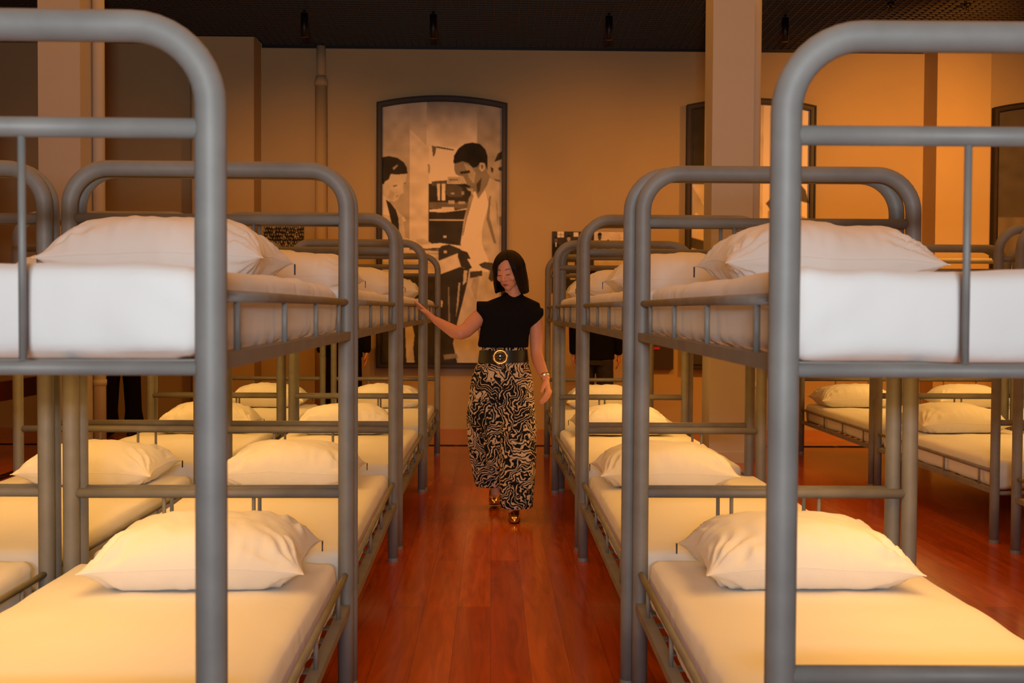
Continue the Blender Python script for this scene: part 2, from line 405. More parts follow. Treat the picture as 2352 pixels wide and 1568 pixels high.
def arched_frame(xl, xr, label, img):
    xc = (xl+xr)/2; hw = (xr-xl)/2; zb = .64; zc = 3.395; rise = .075
    rt = empty('framed_photograph', (xc, WY-.004, zb)); tag(rt, label, 'framed photograph', 'tall arched photographs on the back wall')
    def top(x, ins=0.):
        return zc-zb+rise*(1-(x/hw)**2)-ins
    def ring(a, b, y0, y1, nm, m):
        """band between inset a and inset b following the arched outline"""
        n = 24
        def outline(i):
            P = [(-hw+i, i), (hw-i, i)]
            for k in range(n+1):
                x = (hw-i)-(2*(hw-i))*k/n; P.append((x, top(x, i)))
            return P
        A, B = outline(a), outline(b); L = len(A); V = []
        for yv in (y0, y1):
            V += [(p[0], yv, p[1]) for p in A]+[(p[0], yv, p[1]) for p in B]
        Fc = []
        for k in range(L):
            k2 = (k+1) % L
            Fc += [(k, k2, L+k2, L+k), (2*L+k, 3*L+k, 3*L+k2, 2*L+k2), (k, 2*L+k, 2*L+k2, k2), (L+k, L+k2, 3*L+k2, 3*L+k)]
        return MB().add(V, Fc).build(nm, m, rt, False)
    ring(0, .014, -.075, 0, 'outer_edge', M['frame_edge'])
    ring(.014, .046, -.060, 0, 'moulding', M['frame'])
    ring(.046, .058, -.068, 0, 'inner_edge', M['frame_edge'])
    picture_mesh('photograph', img, -hw+.056, hw-.056, .056, zc-zb+rise-.05, -.02, lambda x: top(x, .054), rt)
    return rt
# ---- picture 1, cells 1:1 with the print (273 wide, 597 high)
def q(pts, ox=877, oy=237): return [(a-ox, b-oy) for a, b in pts]
def rect(a, b, c, d): return [(a, b), (c, b), (c, d), (a, d)]
P1 = [
 (q(rect(877, 230, 940, 560)), lambda x, y: .44-.0003*y), (q(rect(940, 230, 984, 560)), .60), (q([(940, 237), (977, 237), (980, 340), (940, 300)]), .47),
 (q(rect(978, 230, 1092, 345)), lambda x, y: np.clip(.26+.0042*y, 0, .62)), (q([(1092, 230), (1150, 230), (1150, 430), (1094, 430)]), .34),
 (q([(984, 340), (1095, 345), (1095, 440), (984, 440)]), .72), (q([(990, 339), (1001, 341), (998, 358), (993, 366)]), .14),
 (q([(1001, 340), (1041, 347), (1040, 350), (1001, 344)]), .1), (q([(981, 380), (986, 382), (986, 400), (983, 405)]), .3),
 (q(rect(983, 425, 1080, 590)), .055), (q([(990, 420), (1025, 417), (1025, 430), (990, 430)]), .12),
 (q(rect(1026, 409, 1055, 424)), .42), (q(rect(1030, 414, 1050, 418)), .2), (q([(1002, 425), (1009, 425), (1009, 463), (1004, 463)]), .62), (q(rect(1013, 425, 1021, 463)), .66),
 (q([(1022, 428), (1045, 426), (1060, 435), (1060, 455), (1030, 455), (1020, 445)]), .10), (q(rect(1034, 445, 1042, 449)), .35), (q(rect(1058, 442, 1064, 450)), .3),
 (q(rect(985, 467, 1072, 482)), .16), (q(rect(1028, 463, 1042, 471)), .42), (q(rect(1051, 465, 1066, 471)), .38),
 (q([(985, 484), (1012, 482), (1014, 478), (1041, 478), (1042, 486), (1072, 480), (1072, 483), (1020, 490), (985, 489)]), .66), (q(rect(985, 506, 1066, 509)), .5), (q(rect(1017, 543, 1024, 548)), .55),
 # left clerk
 (q([(877, 462), (896, 468), (925, 500), (932, 560), (877, 560)]), .50), (q([(877, 440), (890, 455), (898, 472), (905, 500), (877, 495)]), .66),
 (q([(886, 462), (895, 467), (909, 485), (915, 505), (917, 545), (900, 520), (893, 490)]), .05),
 (q([(878, 425), (895, 403), (934, 401), (931, 420), (925, 430), (927, 446), (918, 451), (914, 462), (904, 467), (888, 460), (877, 448)]), .52),
 (q([(925, 425), (932, 422), (930, 427)]), .2), (q([(902, 430), (912, 428), (910, 432), (903, 433)]), .14), (q([(908, 454), (915, 452), (912, 456)]), .2),
 (q([(895, 440), (905, 445), (902, 462), (890, 458)]), .42),
 (q([(877, 366), (893, 363), (912, 367), (927, 377), (934, 390), (935, 403), (912, 405), (897, 404), (893, 416), (884, 421), (882, 427), (877, 427)]), .045),
 (q([(901, 390), (912, 382), (913, 385), (904, 395)]), .3), (q([(922, 502), (927, 500), (932, 510), (925, 512)]), .65),
 # right third man
 (q([(1127, 388), (1134, 372), (1150, 362), (1150, 424), (1140, 415), (1129, 404)]), .36), (q([(1132, 375), (1140, 356), (1150, 350), (1150, 368), (1138, 373)]), .05),
 (q([(1124, 386), (1131, 390), (1129, 400), (1125, 396)]), .06), (q([(1141, 388), (1150, 385), (1150, 395), (1142, 394)]), .07), (q([(1133, 414), (1146, 416), (1145, 419), (1134, 417)]), .1),
 # standing man: jacket, shirt, head
 (q([(1082, 448), (1118, 410), (1150, 424), (1150, 834), (1042, 834), (1040, 800), (1052, 740), (1070, 680), (1062, 620), (1056, 560), (1064, 505), (1075, 462)]), .47),
 (q([(1088, 440), (1096, 461), (1112, 440), (1120, 470), (1106, 520), (1104, 560), (1120, 600), (1120, 625), (1064, 620), (1058, 556), (1068, 505), (1078, 470)]), .74),
 (q([(1121, 455), (1125, 450), (1122, 500), (1138, 560), (1132, 560), (1115, 505)]), .22), (q([(1143, 500), (1150, 498), (1150, 520), (1146, 520)]), .25), (q([(1136, 460), (1140, 470), (1143, 520), (1139, 510)]), .33),
 (q([(1075, 457), (1082, 447), (1086, 452), (1072, 500), (1062, 545), (1060, 540)]), .3),
 (q([(1041, 378), (1070, 372), (1086, 390), (1097, 376), (1112, 378), (1116, 398), (1123, 408), (1116, 428), (1096, 458), (1090, 442), (1077, 441), (1066, 430), (1056, 424), (1054, 408), (1044, 402), (1041, 392)]), .22),
 (q([(1062, 378), (1080, 386), (1090, 400), (1086, 425), (1074, 410), (1070, 395)]), .36), (q([(1054, 397), (1076, 394), (1078, 400), (1056, 403)]), .05), (q([(1054, 406), (1062, 408), (1070, 424), (1060, 426), (1055, 420)]), .48),
 (q([(1056, 427), (1064, 424), (1078, 430), (1077, 434), (1062, 431)]), .04), (q([(1099, 378), (1110, 376), (1111, 392), (1104, 397), (1098, 392)]), .5), (q([(1102, 382), (1107, 381), (1107, 390), (1103, 391)]), .15), (q([(1070, 436), (1086, 436), (1082, 442), (1074, 441)]), .42),
 (q([(1092, 425), (1104, 410), (1100, 440), (1094, 448)]), .07),
 (q([(1039, 378), (1040, 362), (1050, 345), (1065, 334), (1082, 331), (1100, 334), (1112, 346), (1117, 362), (1117, 395), (1111, 378), (1100, 376), (1094, 386), (1084, 389), (1074, 378), (1060, 374), (1044, 379)]), .035),
 # desk, ledgers and hands
 (q([(930, 548), (950, 556), (985, 566), (930, 566)]), .55), (q([(955, 553), (972, 550), (992, 562), (985, 566), (960, 562)]), .5), (q([(968, 564), (1010, 560), (1058, 566), (1058, 575), (1010, 571), (972, 572)]), .68),
 (q([(877, 572), (1008, 574), (1006, 640), (877, 640)]), .52), (q(rect(877, 583, 1006, 585)), .3), (q(rect(877, 594, 1006, 596)), .35), (q(rect(877, 605, 1006, 607)), .35), (q([(940, 570), (1008, 575), (1006, 578), (940, 576)]), .12),
 (q([(1006, 574), (1014, 566), (1030, 563), (1056, 573), (1056, 588), (1010, 603), (1006, 598)]), .07), (q(rect(1018, 577, 1025, 583)), .55),
 (q([(1008, 600), (1050, 583), (1056, 612), (1012, 632)]), .60),
 (q([(1052, 574), (1072, 580), (1080, 596), (1072, 596), (1083, 616), (1076, 620), (1058, 614), (1050, 590)]), .06),
 (q([(877, 632), (1008, 632), (1056, 614), (1076, 620), (1072, 650), (1060, 700), (1050, 740), (1040, 790), (1050, 834), (877, 834)]), .055),
 (q([(1064, 622), (1072, 622), (1070, 648), (1062, 655)]), .5), (q([(1028, 660), (1031, 660), (1033, 740), (1029, 740)]), .2), (q([(1052, 650), (1056, 650), (1052, 700), (1046, 730)]), .4), (q([(1012, 690), (1016, 692), (1015, 706), (1012, 706)]), .5),
 (q([(877, 740), (900, 740), (900, 834), (877, 834)]), .06), (q([(930, 742), (946, 744), (952, 770), (949, 800), (952, 834), (934, 834)]), .48), (q([(1018, 815), (1048, 812), (1052, 822), (1020, 826)]), .22),
 (q([(1098, 608), (1112, 602), (1140, 606), (1150, 612), (1150, 650), (1142, 652), (1136, 640), (1128, 648), (1120, 640), (1124, 622), (1106, 616)]), .08), (q([(1078, 625), (1106, 622), (1106, 634), (1078, 640)]), .07),
 (q([(1086, 640), (1100, 634), (1092, 690), (1080, 660)]), .35), (q([(1096, 740), (1102, 760), (1104, 790), (1098, 770)]), .2)]
im1 = raster(273, 597, .5, P1, 1)
arched_frame(-1.207, .150, 'tall arched framed photograph of men at a desk behind the woman', im1)
w2, h2 = 200, 420
P2 = [(rect(0, 0, 28, 130), .05), (rect(0, 130, 28, 420), .60), ([(0, 130), (14, 150), (28, 175), (28, 200), (10, 175), (0, 190)], .40), ([(0, 215), (28, 222), (28, 240), (0, 232)], .08),
      ([(26, 0), (60, 0), (66, 120), (40, 200), (26, 200)], .3), (rect(122, 0, 200, 300), .78), ([(100, 0), (122, 0), (122, 180), (100, 180)], .5),
      ([(126, 160), (150, 138), (170, 140), (184, 128), (194, 138), (200, 160), (182, 156), (168, 170), (150, 160), (136, 172)], .10), ([(130, 172), (160, 168), (200, 185), (200, 200), (130, 200)], .35),
      ([(30, 190), (60, 160), (100, 150), (120, 200), (130, 420), (30, 420)], .3), (rect(130, 200, 200, 420), .4), (rect(0, 400, 200, 420), .07), ([(4, 385), (16, 380), (16, 392), (24, 398), (4, 398)], .5)]
arched_frame(2.017, 3.37, 'tall arched framed photograph behind the pale column', raster(w2, h2, .5, P2, 2))
P3 = [(rect(0, 0, 200, 180), .10), (rect(0, 180, 200, 420), lambda x, y: .16+.02*np.sin(x*.2)), ([(60, 150), (90, 100), (120, 150), (140, 260), (50, 260)], .05), (rect(0, 330, 200, 420), .06)]
arched_frame(5.236, 6.59, 'tall arched dark framed photograph at the right edge', raster(w2, h2, .12, P3, 3))

def panel(name, x0, x1, z0, z1, img, label):
    r = empty(name, ((x0+x1)/2, WY-.003, z0)); tag(r, label, 'photo panel')
    hw = (x1-x0)/2
    MB().box(-hw, hw, -.018, 0, 0, z1-z0).build('backing_board', M['frame_edge'], r, False)
    picture_mesh('photograph', img, -hw+.001, hw-.001, .001, z1-z0-.001, -.0195, None, r)
    return r
def man(cx, cy, s, coat=.04, face=.32, shirt=.5):
    """little standing figure in a photograph"""
    return [([(cx-9*s, cy+40*s), (cx-8*s, cy+12*s), (cx-3*s, cy+8*s), (cx+3*s, cy+8*s), (cx+8*s, cy+12*s), (cx+9*s, cy+40*s)], coat),
            ([(cx-2*s, cy+8*s), (cx+2*s, cy+8*s), (cx, cy+22*s)], shirt),
            ([(cx-3.4*s, cy-3*s), (cx+3.4*s, cy-3*s), (cx+3.6*s, cy+4*s), (cx+1.5*s, cy+8*s), (cx-1.5*s, cy+8*s), (cx-3.6*s, cy+4*s)], face),
            ([(cx-4*s, cy+1*s), (cx-4*s, cy-4*s), (cx-1*s, cy-7*s), (cx+2*s, cy-7*s), (cx+4*s, cy-4*s), (cx+4*s, cy), (cx+3*s, cy-2*s), (cx-3*s, cy-2*s)], .03)]
PA = [(rect(12, 0, 27, 14), .62), (rect(49, 2, 60, 12), .6), (rect(12, 7, 27, 8), .1), (rect(19, 3, 20, 14), .1), (rect(0, 62, 95, 92), .06), (rect(2, 70, 18, 92), .55), (rect(9, 70, 10, 92), .1), (rect(2, 80, 18, 81), .1), (rect(36, 70, 52, 80), .4), (rect(0, 92, 95, 139), .05)]
PA += man(9, 18, .95, .035, .12, .6)+man(30, 30, .7, .38, .2, .4)+man(38, 15, 1.0)+man(62, 22, .9)+man(82, 18, 1.0)
PA += [([(10, 118), (26, 118), (24, 130), (12, 130)], .4), ([(40, 96), (56, 96), (54, 110), (42, 110)], .4), ([(66, 100), (82, 100), (80, 112), (68, 112)], .35)]
panel('photo_panel', .624, 1.058, 1.44, 2.075, raster(95, 139, .06, PA, 4), 'dark photo panel of men in suits on the back wall, left half of pair')
PB = [(rect(0, 0, 95, 22), .58), (rect(60, 5, 61, 30), .3), (rect(60, 14, 90, 15), .35), (rect(0, 70, 95, 86), .45), (rect(0, 86, 95, 92), .06), (rect(0, 92, 95, 139), .3)]
PB += man(14, 10, 1.2, .03, .08, .55)+man(34, 24, .8, .03, .06)+man(62, 28, .9)+man(82, 26, .9)
panel('photo_panel', 1.061, 1.475, 1.44, 2.075, raster(95, 139, .5, PB, 5), 'pale photo panel of seated men on the back wall, right half of pair')
rs = np.random.RandomState(9)
PC = []
for r_ in range(14):
    for c_ in range(18):
        x = c_*5.4+rs.uniform(-1, 1)+(r_ % 2)*2.6; y = 4+r_*7+rs.uniform(-1, 1); s_ = .42
        PC += [([(x-1.3, y-1.5), (x+1.3, y-1.5), (x+1.3, y+1.8), (x-1.3, y+1.8)], rs.uniform(.15, .45)), ([(x-2, y+2.5), (x+2, y+2.5), (x+2.2, y+5), (x-2.2, y+5)], rs.choice([.03, .05, .45], p=[.5, .3, .2]))]
panel('photo_panel', -2.38, -1.965, 1.60, 2.20, raster(95, 110, .04, PC, 6), 'dark photo panel of a dense crowd left of the tall portrait')
r = empty('information_box', (1.78, WY-.003, .64)); tag(r, 'low dark box on the back wall below the photo panels', 'wall box')
MB().box(-.12, .12, -.05, 0, 0, .30).build('body', M['panel'], r, False)
MB().box(-.122, .122, -.055, .0, .30, .325).build('lid', M['panel'], r, False)
o = MB().box(-.085, -.025, -.058, -.052, .205, .235).build('red_tab', M['redled'], r, False)

# ------------------------------------------------------------------ bunk beds
BL = 1.88; BW = .89; TR = .0255
def arch_pts(w, top, r, n=10):
    P = [(-w, 0, 0), (-w, 0, .3), (-w, 0, .8), (-w, 0, top-r)]
    for k in range(1, n+1):
        a = pi-(pi/2)*k/n; P.append((-w+r+r*cos(a), 0, top-r+r*sin(a)))
    P.append((0, 0, top))
    for k in range(0, n+1):
        a = pi/2-(pi/2)*k/n; P.append((w-r+r*cos(a), 0, top-r+r*sin(a)))
    P += [(w, 0, .8), (w, 0, .3), (w, 0, 0)]
    return P
def moved(me_src, name, loc, parent):
    o = bpy.data.objects.new(name, me_src); o.location = loc; return link(o, parent)
hw = BW/2
me_arch = MB().tube(arch_pts(hw, 1.734-TR, .125), TR, 24).me('end_frame')
me_cross = MB().tube([(-hw+.015, 0, 0), (hw-.015, 0, 0)], .0165, 16).me('crossbar')
me_erail = MB().tube([(-hw+.015, 0, 0), (hw-.015, 0, 0)], .0118, 14).me('end_rail')
me_spin = MB().tube([(0, 0, -.372), (0, 0, -.010)], .0063, 10).me('spindle')
me_srail = MB().box(-.017, .017, .012, BL-.012, -.013, .013).me('side_rail')
me_guard = MB().tube([(0, .004, 0), (0, .6, .001), (0, 1.2, .001), (0, BL-.004, 0)], .0105, 12).me('guard_rail')
me_gsp = MB().tube([(0, 0, -.096), (0, 0, -.006)], .0064, 10).me('guard_spindle')
me_gspw = MB().tube([(0, 0, -.097), (0, 0, -.090), (0, 0, -.080)], [.012, .010, .0066], 10).me('weld')
sl = MB()
for k in range(13): sl.box(-hw+.017, hw-.017, .10+k*.14-.02, .10+k*.14+.02, -.004, .001)
for xx_ in (-.2, .2): sl.box(xx_-.01, xx_+.01, .03, BL-.03, -.014, -.005)
me_base = sl.me('slat_base')
me_foot = MB().tube([(0, 0, 0), (0, 0, .018)], TR+.0006, 20).me('foot_cap')
for me_, m_ in ((me_arch, 'steel'), (me_cross, 'steel'), (me_erail, 'steel'), (me_spin, 'steel'), (me_srail, 'steel'), (me_guard, 'steel'), (me_gsp, 'steel'), (me_base, 'steel'), (me_foot, 'steel'), (me_gspw, 'steel')):
    me_.materials.append(M[m_])
for me_ in (me_arch, me_cross, me_erail, me_spin, me_guard, me_gsp):
    me_.polygons.foreach_set('use_smooth', [len(p.vertices) == 4 for p in me_.polygons])
ZU, DZ = 1.547, .891
def make_bed():
    rt = empty('bunk_bed')
    for ey in (0, BL):
        fr = moved(me_arch, 'end_frame', (0, ey, 0), rt)
        for sx in (-hw, hw): moved(me_foot, 'foot_cap', (sx, 0, 0), fr)
        for lv in (0, DZ):
            cb = moved(me_cross, 'crossbar', (0, ey, ZU-lv), rt)
            for sx in (-hw+.30, hw-.30): moved(me_spin, 'spindle', (sx, 0, 0), cb)
            moved(me_erail, 'end_rail', (0, ey, 1.162-lv), rt)
    for lv in (0, DZ):
        moved(me_base, 'slat_base', (0, 0, 1.172-lv), rt)
        for sx in (-hw, hw):
            moved(me_srail, 'side_rail', (sx, 0, 1.172-lv), rt)
            gd = moved(me_guard, 'guard_rail', (sx, 0, 1.280-lv), rt)
            for gy in (.20, .70, 1.19, 1.68): moved(me_gsp, 'guard_spindle', (0, gy, 0), gd)
    return rt

# ---- mattress: a fitted sheet over a rounded block, creased along the edges
def mattress_mesh(seed):
    random.seed(seed); off = Vector((seed*7.3, seed*3.1, seed*5.7))
    hx, y0, y1, h = .418, .038, BL-.038, .160
    hy = (y1-y0)/2; cy = (y0+y1)/2; r = .030
    nx, ny, nz = 34, 84, 12
    idx = {}; V = []; Fc = []
    def key(i, j, k):
        if (i, j, k) in idx: return idx[(i, j, k)]
        u, v, w = 2*i/nx-1, 2*j/ny-1, 2*k/nz-1
        p = Vector((u*hx, v*hy, w*h/2))
        inner = Vector((max(-hx+r, min(hx-r, p.x)), max(-hy+r, min(hy-r, p.y)), max(-h/2+r, min(h/2-r, p.z))))
        d = p-inner
        if d.length > 1e-9: p = inner+d.normalized()*r if d.length > 0 else p
        n = (p-inner).normalized() if (p-inner).length > 1e-9 else Vector((0, 0, 1))
        side = abs(u) > .93 or abs(v) > .96
        a = noise.noise(Vector((p.x*5, p.y*5, p.z*5))+off)*.006
        if side and -.9 < w < .95:
            a += noise.noise(Vector((p.x*26, p.y*26, p.z*4))+off)*.0045*(1-.3*w)
            a += .006*(1-w*w)                                  # cloth bellies out
        if w > .8: a += noise.noise(Vector((p.x*14+p.y*6, p.y*3-p.x*5, 0))+off)*.0028 + noise.noise(Vector((p.x*2.2, p.y*1.5, 3))+off)*.006
        # corner tucks
        cdist = math.hypot(hx-abs(p.x), hy-abs(p.y))
        if cdist < .22: a += .0035*(1-cdist/.22)*sin(40*(abs(p.x)-hx+p.z*1.6)+seed)
        p = p+n*a*(1 if w > -.99 else 0)
        if w < -.6 and side: p.z += .010*(noise.noise(Vector((p.x*4, p.y*4, 1))+off)+.2)*(-w)
        idx[(i, j, k)] = len(V); V.append((max(-hx-.004, min(hx+.004, p.x)), p.y+cy, max(.0, p.z+h/2)))
        return idx[(i, j, k)]
    for i in range(nx):
        for j in range(ny):
            Fc.append((key(i, j, 0), key(i, j+1, 0), key(i+1, j+1, 0), key(i+1, j, 0)))
            Fc.append((key(i, j, nz), key(i+1, j, nz), key(i+1, j+1, nz), key(i, j+1, nz)))
    for k in range(nz):
        for i in range(nx):
            Fc.append((key(i, 0, k), key(i+1, 0, k), key(i+1, 0, k+1), key(i, 0, k+1)))
            Fc.append((key(i, ny, k), key(i, ny, k+1), key(i+1, ny, k+1), key(i+1, ny, k)))
        for j in range(ny):
            Fc.append((key(0, j, k), key(0, j, k+1), key(0, j+1, k+1), key(0, j+1, k)))
            Fc.append((key(nx, j, k), key(nx, j+1, k), key(nx, j+1, k+1), key(nx, j, k+1)))
    me = mesh('mattress', V, Fc); me.materials.append(M['sheet']); me.polygons.foreach_set('use_smooth', [True]*len(Fc))
    return me
MATT = [mattress_mesh(s) for s in (1, 2, 3)]
MZ = 1.1735; MTOP = MZ+.160

# ---- pillow: plump, with pinched corners, a seam and pull creases
def pillow_mesh(seed, a=.312, b=.225, T=.185):
    off = Vector((seed*3.7, seed*9.1, seed*1.3)); nu, nv = 84, 56
    V = []; Fc = []; top = {}; bot = {}
    def shape(u, v, side):
        pull = .075*(1-v*v)*abs(u)**3; pullv = .085*(1-u*u)*abs(v)**3
        x = a*u*(1-pull)*(1+.02*abs(u*v)**6); y = b*v*(1-pullv)*(1+.03*abs(u*v)**6)
        h = (max(0, 1-abs(u)**3.2))**.66*(max(0, 1-abs(v)**2.6))**.56
        # creases radiating from the corners and along the seam
        du, dv = 1-abs(u), 1-abs(v)
        rad = math.hypot(du*a, dv*b); th = math.atan2(dv*b, du*a)
        cr = .0095*sin(th*16+noise.noise(Vector((u*2, v*2, 7))+off)*7)*math.exp(-((rad-.09)/.07)**2)
        edge = .0085*noise.noise(Vector((x*55, y*9, side*3))+off)*math.exp(-(dv/.35)**2) + .0085*noise.noise(Vector((x*9, y*55, side*3))+off)*math.exp(-(du/.30)**2)
        big = .012*noise.noise(Vector((x*6, y*7, side*5))+off)
        fine = .0055*noise.noise(Vector((x*24+y*12, y*14-x*6, side*2))+off)
        w = min(1, h*3)
        dz = (cr+edge+big+fine)*w
        rim = T*.36+.012*noise.noise(Vector((u*1.5, v*1.5, 2))+off)-.012*abs(u*v)**4
        if side > 0: return (x, y, rim+h*T*.64+dz)
        return (x, y, max(.0005, rim-h*T*.62+dz*.6))
    for j in range(nv+1):
        for i in range(nu+1):
            u = sin(pi/2*(2*i/nu-1)*.98)/sin(pi/2*.98); v = sin(pi/2*(2*j/nv-1)*.98)/sin(pi/2*.98)
            top[i, j] = len(V); V.append(shape(u, v, 1))
            if i in (0, nu) or j in (0, nv): bot[i, j] = top[i, j]
            else: bot[i, j] = len(V); V.append(shape(u, v, -1))
    for j in range(nv):
        for i in range(nu):
            Fc.append((top[i, j], top[i+1, j], top[i+1, j+1], top[i, j+1]))
            Fc.append((bot[i, j], bot[i, j+1], bot[i+1, j+1], bot[i+1, j]))
    # piping along the seam
    loop = [(i, 0) for i in range(nu)]+[(nu, j) for j in range(nv)]+[(i, nv) for i in range(nu, 0, -1)]+[(0, j) for j in range(nv, 0, -1)]
    P = [Vector(V[top[l]]) for l in loop]; P.append(P[0].copy())
    mb = MB().add(V, Fc); me = mb.me('pillow'); me.materials.append(M['pillow']); me.polygons.foreach_set('use_smooth', [True]*len(me.polygons))
    sm = MB().tube(P, .0016, 6, False).me('piping'); sm.materials.append(M['pillow'])
    corner = Vector(V[top[nu, nv]]), Vector(V[top[0, nv]]), Vector(V[top[0, 0]])
    return me, sm, corner
PIL = [pillow_mesh(s) for s in (1, 2, 3, 4, 5)]
me_zip = MB().box(-.002, .002, -.004, .004, -.012, 0).box(-.0015, .0015, -.006, .006, -.034, -.010).me('zip_pull'); me_zip.materials.append(M['zip'])

def put_pillow(x, y, z, rz, variant, label, zipside=1, tilt=0, rx=0):
    me, sm, cor = PIL[variant]
    rt = empty('pillow', (x, y, z), rz); rt.rotation_euler = (rx, tilt, rz)
    tag(rt, label, 'pillow', 'white pillows on the bunks')
    moved(me, 'pillow_case', (0, 0, 0), rt); moved(sm, 'piping', (0, 0, 0), rt)
    if zipside: moved(me_zip, 'zip_pull', cor[0] if zipside > 0 else cor[1], rt)
    return rt
proto = make_bed()
used = [False]
def under_light(x, y, power):
    l = bpy.data.lights.new('bunk_light', 'AREA'); l.shape = 'RECTANGLE'; l.size = .5; l.size_y = 1.3
    l.energy = power*.68; l.color = WARM; l.spread = R(180)
    o = bpy.data.objects.new('bunk_light', l); COL.objects.link(o); o.location = (x, y, 1.135)
def bed(inner, y0, side, phrase, group, seed, rot=0., upper=True, lower=True, pil=True, power=9, px=(0, 0), py=(0, 0), rzs=(0, 0), zips=(1, 1), vs=None, order=0, lighty=1.0, lightx=.17):
    """inner: x of the post nearest the middle aisle; side -1 left, +1 right"""
    cx = inner+side*hw
    b = proto if not used[0] else copy_tree(proto); used[0] = True
    b.location = (cx, y0, 0); b.rotation_euler = (0, 0, rot)
    tag(b, 'grey tubular steel bunk bed, '+phrase, 'bunk bed', group)
    cz, sz = cos(rot), sin(rot)
    def loc(lx, ly): return cx+lx*cz-ly*sz, y0+lx*sz+ly*cz
    for lv, nm, use in ((0, 'upper', upper), (DZ, 'lower', lower)):
        if not use: continue
        m = bpy.data.objects.new('mattress', MATT[(seed+(0 if lv == 0 else 1)) % 3]); COL.objects.link(m)
        m.location = (cx, y0, MZ-lv); m.rotation_euler = (0, 0, rot)
        tag(m, 'white sheeted mattress, %s bunk, %s' % (nm, phrase), 'mattress', 'white mattresses on the bunks')
        if pil:
            k = 0 if lv == 0 else 1
            X, Y = loc(px[k], 1.575+py[k])
            put_pillow(X, Y, MTOP-lv+.007, rot+rzs[k], (vs[k] if vs else (seed*2+k) % 5), 'white pillow, %s bunk, %s' % (nm, phrase), zips[k])
    if power:
        X, Y = loc(lightx*side, lighty); under_light(X, Y, power)
GL, GLL, GR, GRR, GRRR = 'bunk beds left of the aisle', 'bunk beds of the outer left row', 'bunk beds right of the aisle', 'bunk beds of the second right row', 'bunk beds of the outer right row'
YL = (1.842, 3.79, 5.96, 7.93); XL = (-.453, -.470, -.488, -.472); RT = (.012, .010, -.004, -.002)
OR = ('nearest', 'second', 'third', 'farthest')
for i in range(4):
    bed(XL[i], YL[i], -1, '%s %s left of the aisle' % (OR[i], 'bed'), GL, i, RT[i], power=(12, 9, 9, 8)[i],
        px=((-.03, .06), (0, .0), (.02, -.03), (0, .03))[i], py=((-.02, .03), (0, 0), (0, -.02), (0, 0))[i], rzs=((-.03, .02), (.03, -.02), (.02, .08), (0, 0))[i], vs=((0, 1), (2, 3), (4, 0), (1, 2))[i])
YLL = (1.86, 3.80, 5.98, 7.95)
for i in range(4):
    bed(-1.455, YLL[i], -1, '%s bed in outer left row' % OR[i], GLL, i+1, 0, power=(10, 10, 9, 8)[i],
        px=((0, -.05), (0, .06), (0, .04), (0, .05))[i], py=((0, -.02), (0, .0), (0, 0), (0, 0))[i], rzs=((0, .0), (0, -.04), (0, .05), (0, 0))[i], vs=((3, 4), (2, 4), (1, 3), (0, 2))[i])
YR = (1.865, 3.805, 5.94, 7.90); XR = (.480, .462, .462, .485)
for i in range(4):
    bed(XR[i], YR[i], 1, '%s bed right of the aisle' % OR[i], GR, i+2, (-.008, .0, .012, .004)[i], power=(14, 10, 13, 9)[i],
        px=((.03, -.01), (-.05, -.10), (0, -.04), (0, 0))[i], py=((-.02, .02), (0, -.02), (0, 0), (0, 0))[i], rzs=((.02, .03), (-.02, .02), (0, .02), (0, 0))[i], zips=(-1, -1), lightx=(.24, .17, .1, .1)[i], vs=((2, 3), (4, 1), (0, 2), (3, 4))[i])
bed(2.74, 4.00, 1, 'nearest bed in second right row', GRR, 0, 0, pil=False, power=6)
bed(2.745, 6.15, 1, 'middle bed in second right row', GRR, 1, 0, power=9, zips=(-1, 0), px=(0, -.05), rzs=(0, .10))
bed(2.74, 8.14, 1, 'farthest bed in second right row', GRR, 2, 0, power=10, zips=(-1, 0), px=(0, -.10))
bed(3.71, 6.15, 1, 'nearer bed in outer right row', GRRR, 0, 0, power=7, zips=(-1, 0))
bed(3.70, 8.14, 1, 'farther bed in outer right row', GRRR, 1, 0, power=10, zips=(-1, 0), px=(0, -.06))

